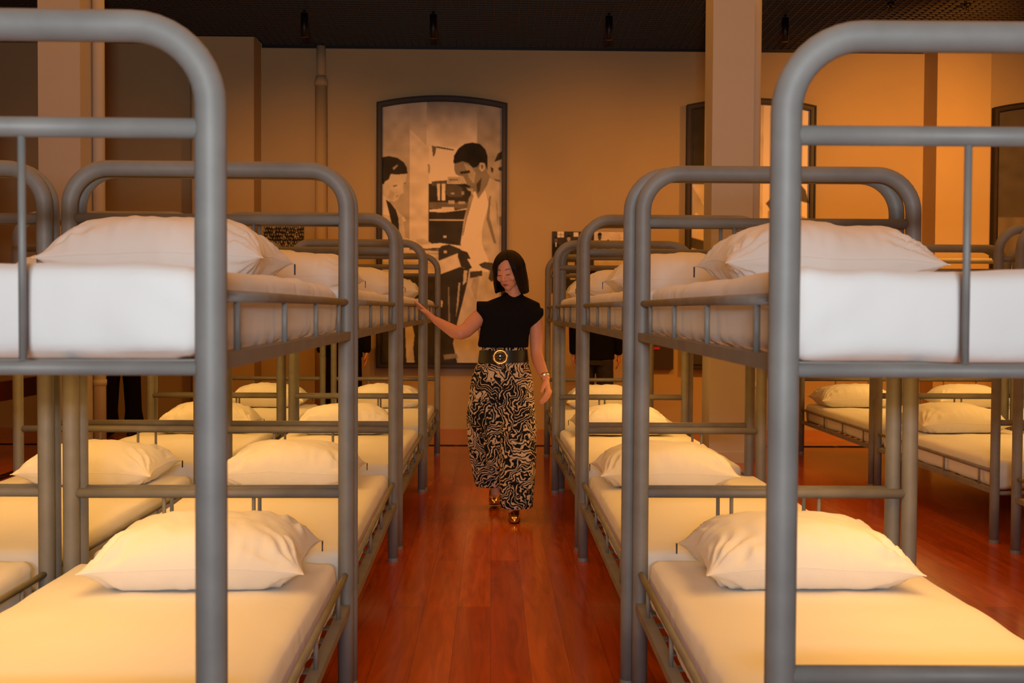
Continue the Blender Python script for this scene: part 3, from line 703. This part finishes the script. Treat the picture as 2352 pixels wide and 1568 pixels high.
# ------------------------------------------------------------------ the woman in the aisle
def hand(mb, wrist, knk, tip, up, side, curl=0., r0=.0085, spread=.014, thumb=1, s=1.0):
    """palm plus four fingers and a thumb. up = back of the hand, side = towards the thumb"""
    wrist, knk, tip = Vector(wrist), Vector(knk), Vector(tip)
    up = Vector(up).normalized(); side = Vector(side).normalized()
    f = (knk-wrist).normalized(); side = (side-f*side.dot(f)).normalized(); up = f.cross(side) if f.cross(side).dot(up) > 0 else -f.cross(side)
    L = (knk-wrist).length
    mid = wrist.lerp(knk, .55)
    mb.cap([wrist+side*.004, mid+side*.012, knk+side*.024*s], [.018*s, .0145*s, .0105*s], 16)
    mb.cap([wrist-side*.004, mid-side*.010, knk-side*.024*s], [.018*s, .0140*s, .0100*s], 16)
    mb.cap([wrist, mid, knk], [.019*s, .0165*s, .0115*s], 16)
    tipd = (tip-knk); TL = tipd.length; td = tipd.normalized()
    lens = (.90, 1.0, .95, .76)
    for i in range(4):
        o_ = (1.5-i)*spread*1.15
        base = knk+side*o_*s*1.05
        ln = TL*lens[i]; c = curl*(1+.12*i)
        d = td; P = [base-d*.012]
        p = base; dirv = (td+side*(1.5-i)*.05).normalized()
        P.append(p)
        for k, seg in enumerate((.44, .32, .24)):
            ang = c*(.6, 1.0, .8)[k]
            dirv = (Matrix.Rotation(0, 3, 'X') @ dirv)
            dirv = (dirv*cos(ang)-up*sin(ang)).normalized()
            p = p+dirv*ln*seg; P.append(p)
        rr = [r0*1.12*s, r0*1.08*s, r0*s, r0*.92*s, r0*.74*s]
        mb.cap(P, rr, 12)
    if thumb:
        b0 = wrist.lerp(knk, .28)+side*.018*s
        d1 = (f*.72+side*.62-up*.25).normalized(); d2 = (f*.88+side*.35-up*.35).normalized()
        mb.cap([b0-d1*.008, b0+d1*.030*s, b0+d1*.030*s+d2*.026*s, b0+d1*.030*s+d2*.046*s], [.0135*s, .0115*s, .0100*s, .0080*s], 12)

wx, wy = .09, 6.88
wom = empty('person', (wx, wy, 0)); tag(wom, 'woman with a dark bob, black top and patterned trousers touching a bunk', 'person')
def loc_(mb):
    mb.xf(lambda p: p-Vector((wx, wy, 0))); return mb
HC = Vector((.098, 6.875, 1.495))
HM = Matrix.Rotation(R(-24), 3, 'Z') @ Matrix.Rotation(R(19), 3, 'X') @ Matrix.Rotation(R(-4), 3, 'Y')
def H(p): return HC+HM @ Vector(p)
def head_pieces(mb, Hf, HMt, s=1.0):
    mb.ell(Hf((0, .014*s, .024*s)), (.073*s, .090*s, .086*s), HMt, 40, 28)           # cranium
    mb.ell(Hf((0, -.020*s, -.014*s)), (.0655*s, .066*s, .088*s), HMt, 40, 28)        # face
    mb.ell(Hf((0, -.026*s, -.058*s)), (.052*s, .054*s, .050*s), HMt, 40, 28)         # lower face
    mb.ell(Hf((0, -.052*s, -.090*s)), (.024*s, .026*s, .021*s), HMt)                 # chin
    for sx in (-1, 1):
        mb.ell(Hf((sx*.036*s, -.052*s, -.030*s)), (.025*s, .026*s, .024*s), HMt)     # cheekbone
        mb.ell(Hf((sx*.027*s, -.0745*s, .000*s)), (.0130*s, .0085*s, .0085*s), HMt)  # lowered upper lid
        mb.ell(Hf((sx*.075*s, .014*s, -.012*s)), (.008*s, .017*s, .027*s), HMt)      # ear
        mb.ell(Hf((sx*.0095*s, -.090*s, -.036*s)), (.0065*s, .0080*s, .0060*s), HMt) # nostril wing
    mb.cap([Hf((0, -.076*s, .016*s)), Hf((0, -.085*s, -.010*s)), Hf((0, -.1000*s, -.032*s))], [.0060*s, .0072*s, .0090*s], 16)  # nose
    mb.ell(Hf((0, -.078*s, -.063*s)), (.020*s, .011*s, .011*s), HMt)                 # muzzle
b = MB()
head_pieces(b, H, HM)
b.cap([H((0, .022, -.05)), (.128, 6.91, 1.36), (.130, 6.93, 1.28)], [.052, .050, .058], 20)
# torso and hips hidden under the clothes keep the body in one piece
b.loft([(.06, 6.92, .80, .135, .085), (.065, 6.92, .95, .125, .080), (.075, 6.92, 1.05, .115, .078), (.095, 6.92, 1.17, .125, .082), (.115, 6.92, 1.25, .145, .072), (.125, 6.92, 1.29, .10, .05)], 28)
# reaching arm
SH, EL, WR = (-.040, 6.93, 1.265), (-.190, 6.84, 1.115), (-.345, 7.00, 1.190)
b.cap([(.02, 6.93, 1.240), (-.040, 6.93, 1.242), (-.105, 6.895, 1.184), (-.160, 6.86, 1.128), EL], [.048, .050, .050, .044, .040], 20)
b.cap([EL, (-.225, 6.872, 1.122), (-.275, 6.925, 1.150), WR], [.040, .041, .034, .0235], 20)
KN = (-.408, 7.062, 1.238); TP = (-.474, 7.120, 1.2985)
hand(b, WR, KN, TP, (.42, -.1, .9), (.15, -1, .25), .05)
# hanging arm
b.cap([(.20, 6.93, 1.245), (.262, 6.92, 1.222), (.268, 6.91, 1.10), (.270, 6.90, .995)], [.048, .045, .041, .036], 20)
b.cap([(.270, 6.90, .995), (.278, 6.875, .955), (.300, 6.80, .895), (.320, 6.735, .848)], [.036, .037, .032, .0225], 20)
hand(b, (.320, 6.735, .848), (.334, 6.705, .772), (.308, 6.672, .700), (1, -.25, 0), (-.35, -1, -.1), .22)
# legs to the ankles
b.cap([(.13, 6.90, .80), (.135, 6.88, .45), (.135, 6.80, .10), (.130, 6.79, .06)], [.075, .055, .034, .033], 20)
b.cap([(.02, 6.94, .80), (.015, 7.05, .45), (.030, 7.22, .14), (.030, 7.22, .09)], [.075, .055, .034, .033], 20)
me = loc_(b).fused('body', .0032, 3)
body = mobj('body', me, M['skin'], wom)
# face details
def small(mb, name, m): return loc_(mb).build(name, m, wom)
def onface(x, z, lift=.0012):
    """depth of the face surface at (x, z) in head coordinates"""
    y = 9
    for (c, r_) in (((0, -.020, -.014), (.0655, .066, .088)), ((0, -.026, -.058), (.052, .054, .050)), ((.036*(1 if x > 0 else -1), -.052, -.030), (.025, .026, .024)),
                    ((.027*(1 if x > 0 else -1), -.0745, 0), (.0130, .0085, .0085)), ((0, -.078, -.063), (.020, .011, .011)), ((0, .014, .024), (.073, .090, .086))):
        q_ = 1-((x-c[0])/r_[0])**2-((z-c[2])/r_[2])**2
        if q_ > 0: y = min(y, c[1]-r_[1]*math.sqrt(q_))
    return (x, y-lift, z)
for sx in (-1, 1):
    mb = MB().tube([H(onface(sx*(.0135+.0052*k), .0215+(0, .0020, .0036, .0044, .0038, .0020, -.0004)[k], .0004)) for k in range(7)], [.0010, .0019, .0021, .0020, .0017, .0013, .0007], 8)
    small(mb, 'eyebrow', M['brow'])
    mb = MB().tube([H(onface(sx*(.0150+.0040*k), -.0050-.0008*(3-abs(k-3)), .0003)) for k in range(7)], [.0008, .0015, .0021, .0024, .0024, .0020, .0010], 8)
    small(mb, 'eyelash', M['lash'])
mb = MB().tube([H(onface(x_, -.0625+.0012*(1-abs(x_)/.017)+(-.001 if x_ == 0 else 0), .0006)) for x_ in (-.0165, -.011, -.005, 0, .005, .011, .0165)], [.0006, .0020, .0028, .0026, .0028, .0020, .0006], 10)
mb.tube([H(onface(x_, -.0675-.0016*(1-(x_/.015)**2), .0006)) for x_ in (-.0145, -.009, -.0045, 0, .0045, .009, .0145)], [.0006, .0022, .0032, .0036, .0032, .0022, .0006], 10)
small(mb, 'lips', M['lip'])
# hair: a chin-length bob with a side parting
def bob():
    V = []; Fc = []; nu, nv = 96, 34
    SI = 1.0
    for layer in (0, 1):
        for j in range(nv+1):
            for i in range(nu+1):
                ph = -pi+2*pi*i/nu                       # 0 = face, +-pi = back
                a = abs(ph)
                part = .38                                 # parting lies to the viewer's right
                front = 1/(1+math.exp((a-.66)*11))
                low_f = .062+.020*cos((ph-part)*2.4)      # hairline over the forehead
                low_s = -.122-.014*sin(a*.5)-.012*(ph > 0)              # cut line at jaw and neck
                zend = front*low_f+(1-front)*low_s
                t = j/nv
                # vertical profile: from the crown down to the cut
                zz = .122*(1-t)+zend*t if t > 0 else .122
                k = max(0, min(1, (.122-zz)/.245))
                prof = math.sqrt(max(0, 1-max(0, (zz-.0)/.122)**2)) if zz > 0 else 1-.06*(-zz/.13)
                rx, ry = .099*prof, .108*prof
                if zz < 0: rx += .010*min(1, -zz/.08); ry -= .004
                st = .0022*sin(ph*31+noise.noise(Vector((ph*3, zz*9, 0)))*5)*(prof)*min(1, t*3)
                gap = .010*math.exp(-((ph-part)/.06)**2)*(1 if zz > .05 else 0)
                s = 1-(layer*.075)
                x = (rx+st-gap)*s*sin(ph); y = -(ry+st-gap)*s*cos(ph)+.012
                if front > .5: y += 0
                zc = zz+(-layer*.006)+.003*noise.noise(Vector((ph*14, 2, layer)))*t
                V.append((x, y, zc))
    n1 = (nu+1)*(nv+1)
    for j in range(nv):
        for i in range(nu):
            a0 = j*(nu+1)+i
            Fc.append((a0, a0+1, a0+nu+2, a0+nu+1)); Fc.append((n1+a0, n1+a0+nu+1, n1+a0+nu+2, n1+a0+1))
    for i in range(nu):
        a0 = nv*(nu+1)+i; Fc.append((a0, a0+1, n1+a0+1, n1+a0))
    mb = MB().add(V, Fc)
    MHr = Matrix.Rotation(R(-22), 3, 'Z') @ Matrix.Rotation(R(13), 3, 'X') @ Matrix.Rotation(R(-3), 3, 'Y')
    mb.xf(lambda p: HC+MHr @ p)
    return mb
small(bob(), 'hair', M['hair'])
# soft sideways strands falling in front of the far cheek and over the near one
st = MB()
for k in range(9):
    sx = -1; o_ = k*.004
    st.tube([H((-.062-o_*.4, -.060+o_*1.3, .05)), H((-.076-.001*k, -.046+o_*1.4, 0)), H((-.078-.001*k+.003*sin(k*2), -.038+o_*1.5, -.055)), H((-.072-.002*sin(k*3), -.036+o_*1.6, -.098-.004*(k % 3)))], [.004, .0052, .0045, .0014], 7)
for k in range(8):
    o_ = k*.004
    st.tube([H((.050+o_*.6, -.070+o_*1.2, .058)), H((.070+.001*k, -.052+o_*1.4, .010)), H((.077+.001*k, -.042+o_*1.5, -.05)), H((.075+.001*k, -.034+o_*1.6, -.112-.003*(k % 3)))], [.005, .0058, .0055, .0016], 7)
small(st, 'hair_strands', M['hair'])
mb = MB().tube([H((.066, -.050, -.060+.0)), H((.068, -.050, -.078)), H((.067, -.049, -.090))], [.0012, .0020, .0010], 8)
small(mb, 'earring', M['silver'])

# black sleeveless top with wide cap sleeves
tp = MB()
tp.loft([(.068, 6.915, 1.030, .150, .108, .9), (.066, 6.915, 1.045, .154, .111, .9), (.074, 6.915, 1.10, .150, .108, .9), (.084, 6.915, 1.16, .153, .110, .9), (.100, 6.918, 1.22, .165, .108, .9),
         (.112, 6.922, 1.265, .182, .094, .95), (.118, 6.925, 1.298, .170, .080), (.122, 6.93, 1.322, .115, .068), (.126, 6.925, 1.342, .066, .060), (.124, 6.922, 1.362, .056, .056)], 48,
        lambda a, z: .018*sin(a*5+z*20)*max(0, 1.2-z)*4)
def wedge(secs):
    """cap sleeve: oval sections (x, zc, ry, rz) strung out along the shoulder"""
    i0 = len(tp.v)
    tp.loft([(zc, 6.922, x, rz, ry, .85) for (x, zc, ry, rz) in secs], 32)
    tp.v[i0:] = [(p[2], p[1], p[0]) for p in tp.v[i0:]]
wedge([(.05, 1.235, .085, .075), (-.02, 1.232, .085, .076), (-.055, 1.245, .078, .062), (-.078, 1.262, .070, .046), (-.094, 1.276, .062, .030)][::-1])
wedge([(.18, 1.225, .085, .075), (.235, 1.215, .085, .068), (.268, 1.222, .078, .052), (.292, 1.234, .070, .036), (.310, 1.244, .062, .022)])
me = loc_(tp).fused('top', .004, 5); mobj('top', me, M['blackcloth'], wom)
# wide printed trousers
tr = MB()
def fold(a, z): return .030*sin(a*7+z*3)*min(1, max(0, (1.0-z)*1.5))
tr.loft([(.060, 6.92, .72, .190, .125), (.060, 6.92, .80, .192, .126), (.062, 6.92, .88, .176, .122), (.068, 6.92, .945, .150, .112), (.072, 6.92, .99, .136, .104), (.072, 6.92, 1.045, .132, .100)], 48, fold)
tr.loft([(.150, 6.805, .075, .098, .098), (.152, 6.81, .20, .106, .104), (.158, 6.83, .38, .110, .110), (.158, 6.87, .58, .110, .112), (.140, 6.91, .78, .110, .112)], 40, fold)
tr.loft([(-.005, 7.17, .145, .098, .090), (-.018, 7.14, .25, .108, .096), (-.030, 7.08, .42, .122, .104), (-.032, 6.99, .60, .124, .110), (-.020, 6.93, .78, .112, .112)], 40, fold)
tr.loft([(.06, 6.93, .30, .09, .075), (.06, 6.93, .5, .12, .085), (.06, 6.92, .74, .17, .11)], 30)
me = loc_(tr).fused('trousers', .0045, 3); mobj('trousers', me, M['print'], wom)
# belt with round buckle
n = 60; bl = MB(); V = []; Fc = []
for k in range(n):
    a = 2*pi*k/n; x, y = cos(a), sin(a)
    for (o_, dz) in ((0, -.038), (.006, -.038), (.006, .038), (0, .038)):
        z = .975+dz+.012*x*.3
        V.append((.070+(.145+o_-dz*.12)*x, 6.92+(.108+o_-dz*.12)*y, z))
for k in range(n):
    for c in range(4):
        Fc.append((k*4+c, ((k+1) % n)*4+c, ((k+1) % n)*4+(c+1) % 4, k*4+(c+1) % 4))
blt = loc_(bl.add(V, Fc)).build('belt', M['belt'], wom, False)
by = 6.92-.122
tor = MB(); ring = [(.050+.0385*cos(2*pi*k/40), by-.006, .975+.0385*sin(2*pi*k/40)) for k in range(41)]
tor.tube(ring, .0068, 12, False)
loc_(tor).build('buckle', M['gold'], blt)
loc_(MB().ell((.050, by, .975), (.035, .012, .035))).build('buckle_stone', M['amberglass'], blt)
# watch and ring
wt = MB(); wc = Vector((.316, 6.750, .862)); wd = Vector((.020, -.065, -.047)).normalized()
wt.tube([wc-wd*.009, wc+wd*.009], .0275, 24)
loc_(wt).build('watch', M['silver'], wom)
# shoes
def shoe(cx, cy, z, pit, name):
    s = MB()
    s.cap([(0, .045, .040), (0, 0, .036), (0, -.06, .026), (0, -.115, .020)], [.036, .036, .036, .026], 20)
    s.cap([(0, .05, .05), (0, .045, .085)], [.036, .034], 16)
    s.xf(lambda p: Vector((cx, cy, z))+Matrix.Rotation(pit, 3, 'X') @ Vector((p.x, p.y, max(.004, p.z))))
    me = loc_(s).fused('shoe', .004, 4); o = mobj('shoe', me, M['gold'], wom)
    so = MB(); so.cap([(0, .055, .006), (0, -.03, .006), (0, -.115, .006)], [.032, .036, .027], 20, ((0, 0, 1), .16))
    so.xf(lambda p: Vector((cx, cy, z))+Matrix.Rotation(pit, 3, 'X') @ p)
    loc_(so).build('sole', M['belt'], o)
shoe(.138, 6.80, .0, 0, 'shoe'); shoe(.020, 7.215, .016, R(-10), 'shoe')

# ------------------------------------------------------------------ the visitors behind the bunks
def visitor(x, y, face, label, H_=1.72, coat=True, trouser='navycloth', stride=.10, yawr=0, flare=.0, armout=.0):
    rt = empty('person', (x, y, 0), yawr); tag(rt, label, 'person')
    k = H_/1.72
    Hf = lambda p: Vector((0, -.02, 1.60*k))+Vector(p)
    HM0 = Matrix.Identity(3)
    b = MB(); head_pieces(b, Hf, HM0, 1.0)
    b.cap([(0, .01, 1.54*k), (0, .02, 1.42*k)], [.052, .060], 16)
    b.loft([(0, 0, .86*k, .14, .09), (0, 0, 1.1*k, .13, .09), (0, 0, 1.35*k, .17, .10), (0, 0, 1.43*k, .09, .06)], 24)
    for s in (-1, 1):
        b.cap([(s*.18, 0, 1.38*k), (s*(.215+armout*.3), .01, 1.12*k), (s*(.225+armout), -.03, .86*k)], [.048, .040, .026], 14)
        w = Vector((s*(.225+armout), -.03, .86*k)); hand(b, w, w+Vector((0, -.012, -.080)), w+Vector((-s*.01, -.03, -.160)), (s, 0, 0), (0, -1, 0), .2)
        b.cap([(s*.085, 0, .86*k), (s*(.085+stride*.2), s*stride*.4, .48*k), (s*(.09+stride*.3), s*stride, .09)], [.080, .058, .038], 16)
    mobj('body', b.fused('body', .006, 3), M['skin'], rt)
    c = MB()
    c.loft([(0, 0, .80*k, .185, .125), (0, 0, .95*k, .178, .122), (0, 0, 1.1*k, .165, .118), (0, 0, 1.3*k, .19, .122), (0, 0, 1.40*k, .17, .10), (0, 0.01, 1.46*k, .075, .07)], 36, lambda a, z: .02*sin(a*6+z*9))
    for s in (-1, 1): c.cap([(s*.16, 0, 1.385*k), (s*(.212+armout*.3), .01, 1.12*k), (s*(.224+armout), -.028, .885*k)], [.062, .056, .044], 16)
    mobj('jacket', c.fused('jacket', .007, 4), M['blackcloth'], rt)
    p = MB()
    p.loft([(0, 0, .74*k, .165, .115), (0, 0, .9*k, .160, .110)], 30)
    for s in (-1, 1):
        p.loft([(s*(.095+stride*.3), s*stride, .045, .075+flare, .085+flare*.6), (s*(.092+stride*.25), s*stride*.8, .25, .072+flare*.3, .08), (s*(.088+stride*.2), s*stride*.4, .50*k, .080, .088), (s*.085, 0, .80*k, .092, .105)], 28, lambda a, z: .03*sin(a*4+z*14))
    mobj('trousers', p.fused('trousers', .007, 4), M[trouser], rt)
    h = MB(); h.ell(Hf((0, .022, .040)), (.082, .094, .088), HM0); h.ell(Hf((0, .05, -.02)), (.076, .060, .080), HM0)
    mobj('hair', h.fused('hair', .006, 3), M['hair'], rt)
    for s in (-1, 1):
        sh = MB(); cx_, cy_ = s*(.095+stride*.3), s*stride
        sh.cap([(cx_, cy_+.07, .045), (cx_, cy_, .045), (cx_, cy_-.10, .030), (cx_, cy_-.16, .026)], [.038, .042, .038, .026], 16)
        sh.xf(lambda q_: Vector((q_.x, q_.y, max(0, q_.z))))
        mobj('shoe', sh.me('shoe'), M['belt'], rt)
    return rt
visitor(-3.62, 11.2, 0, 'man in black with flared trousers standing behind the far left bunks', 1.74, flare=.03, stride=.05, yawr=.0)
visitor(-1.47, 11.35, 0, 'person in black standing left of the tall portrait, mostly hidden', 1.66, stride=.06, yawr=.1)
visitor(1.02, 11.2, 0, 'person in black jacket and grey jeans, right of the aisle', 1.66, trouser='jeans', stride=.04, yawr=2.9)

# the nearest left bed has its lower end bar welded slightly deeper
for ch in list(proto.children):
    if ch.name.startswith('end_frame') or (ch.name.startswith('crossbar') and ch.location.y < .1 and ch.location.z < 1):
        if ch.name.startswith('crossbar'): ch.location.z -= .036
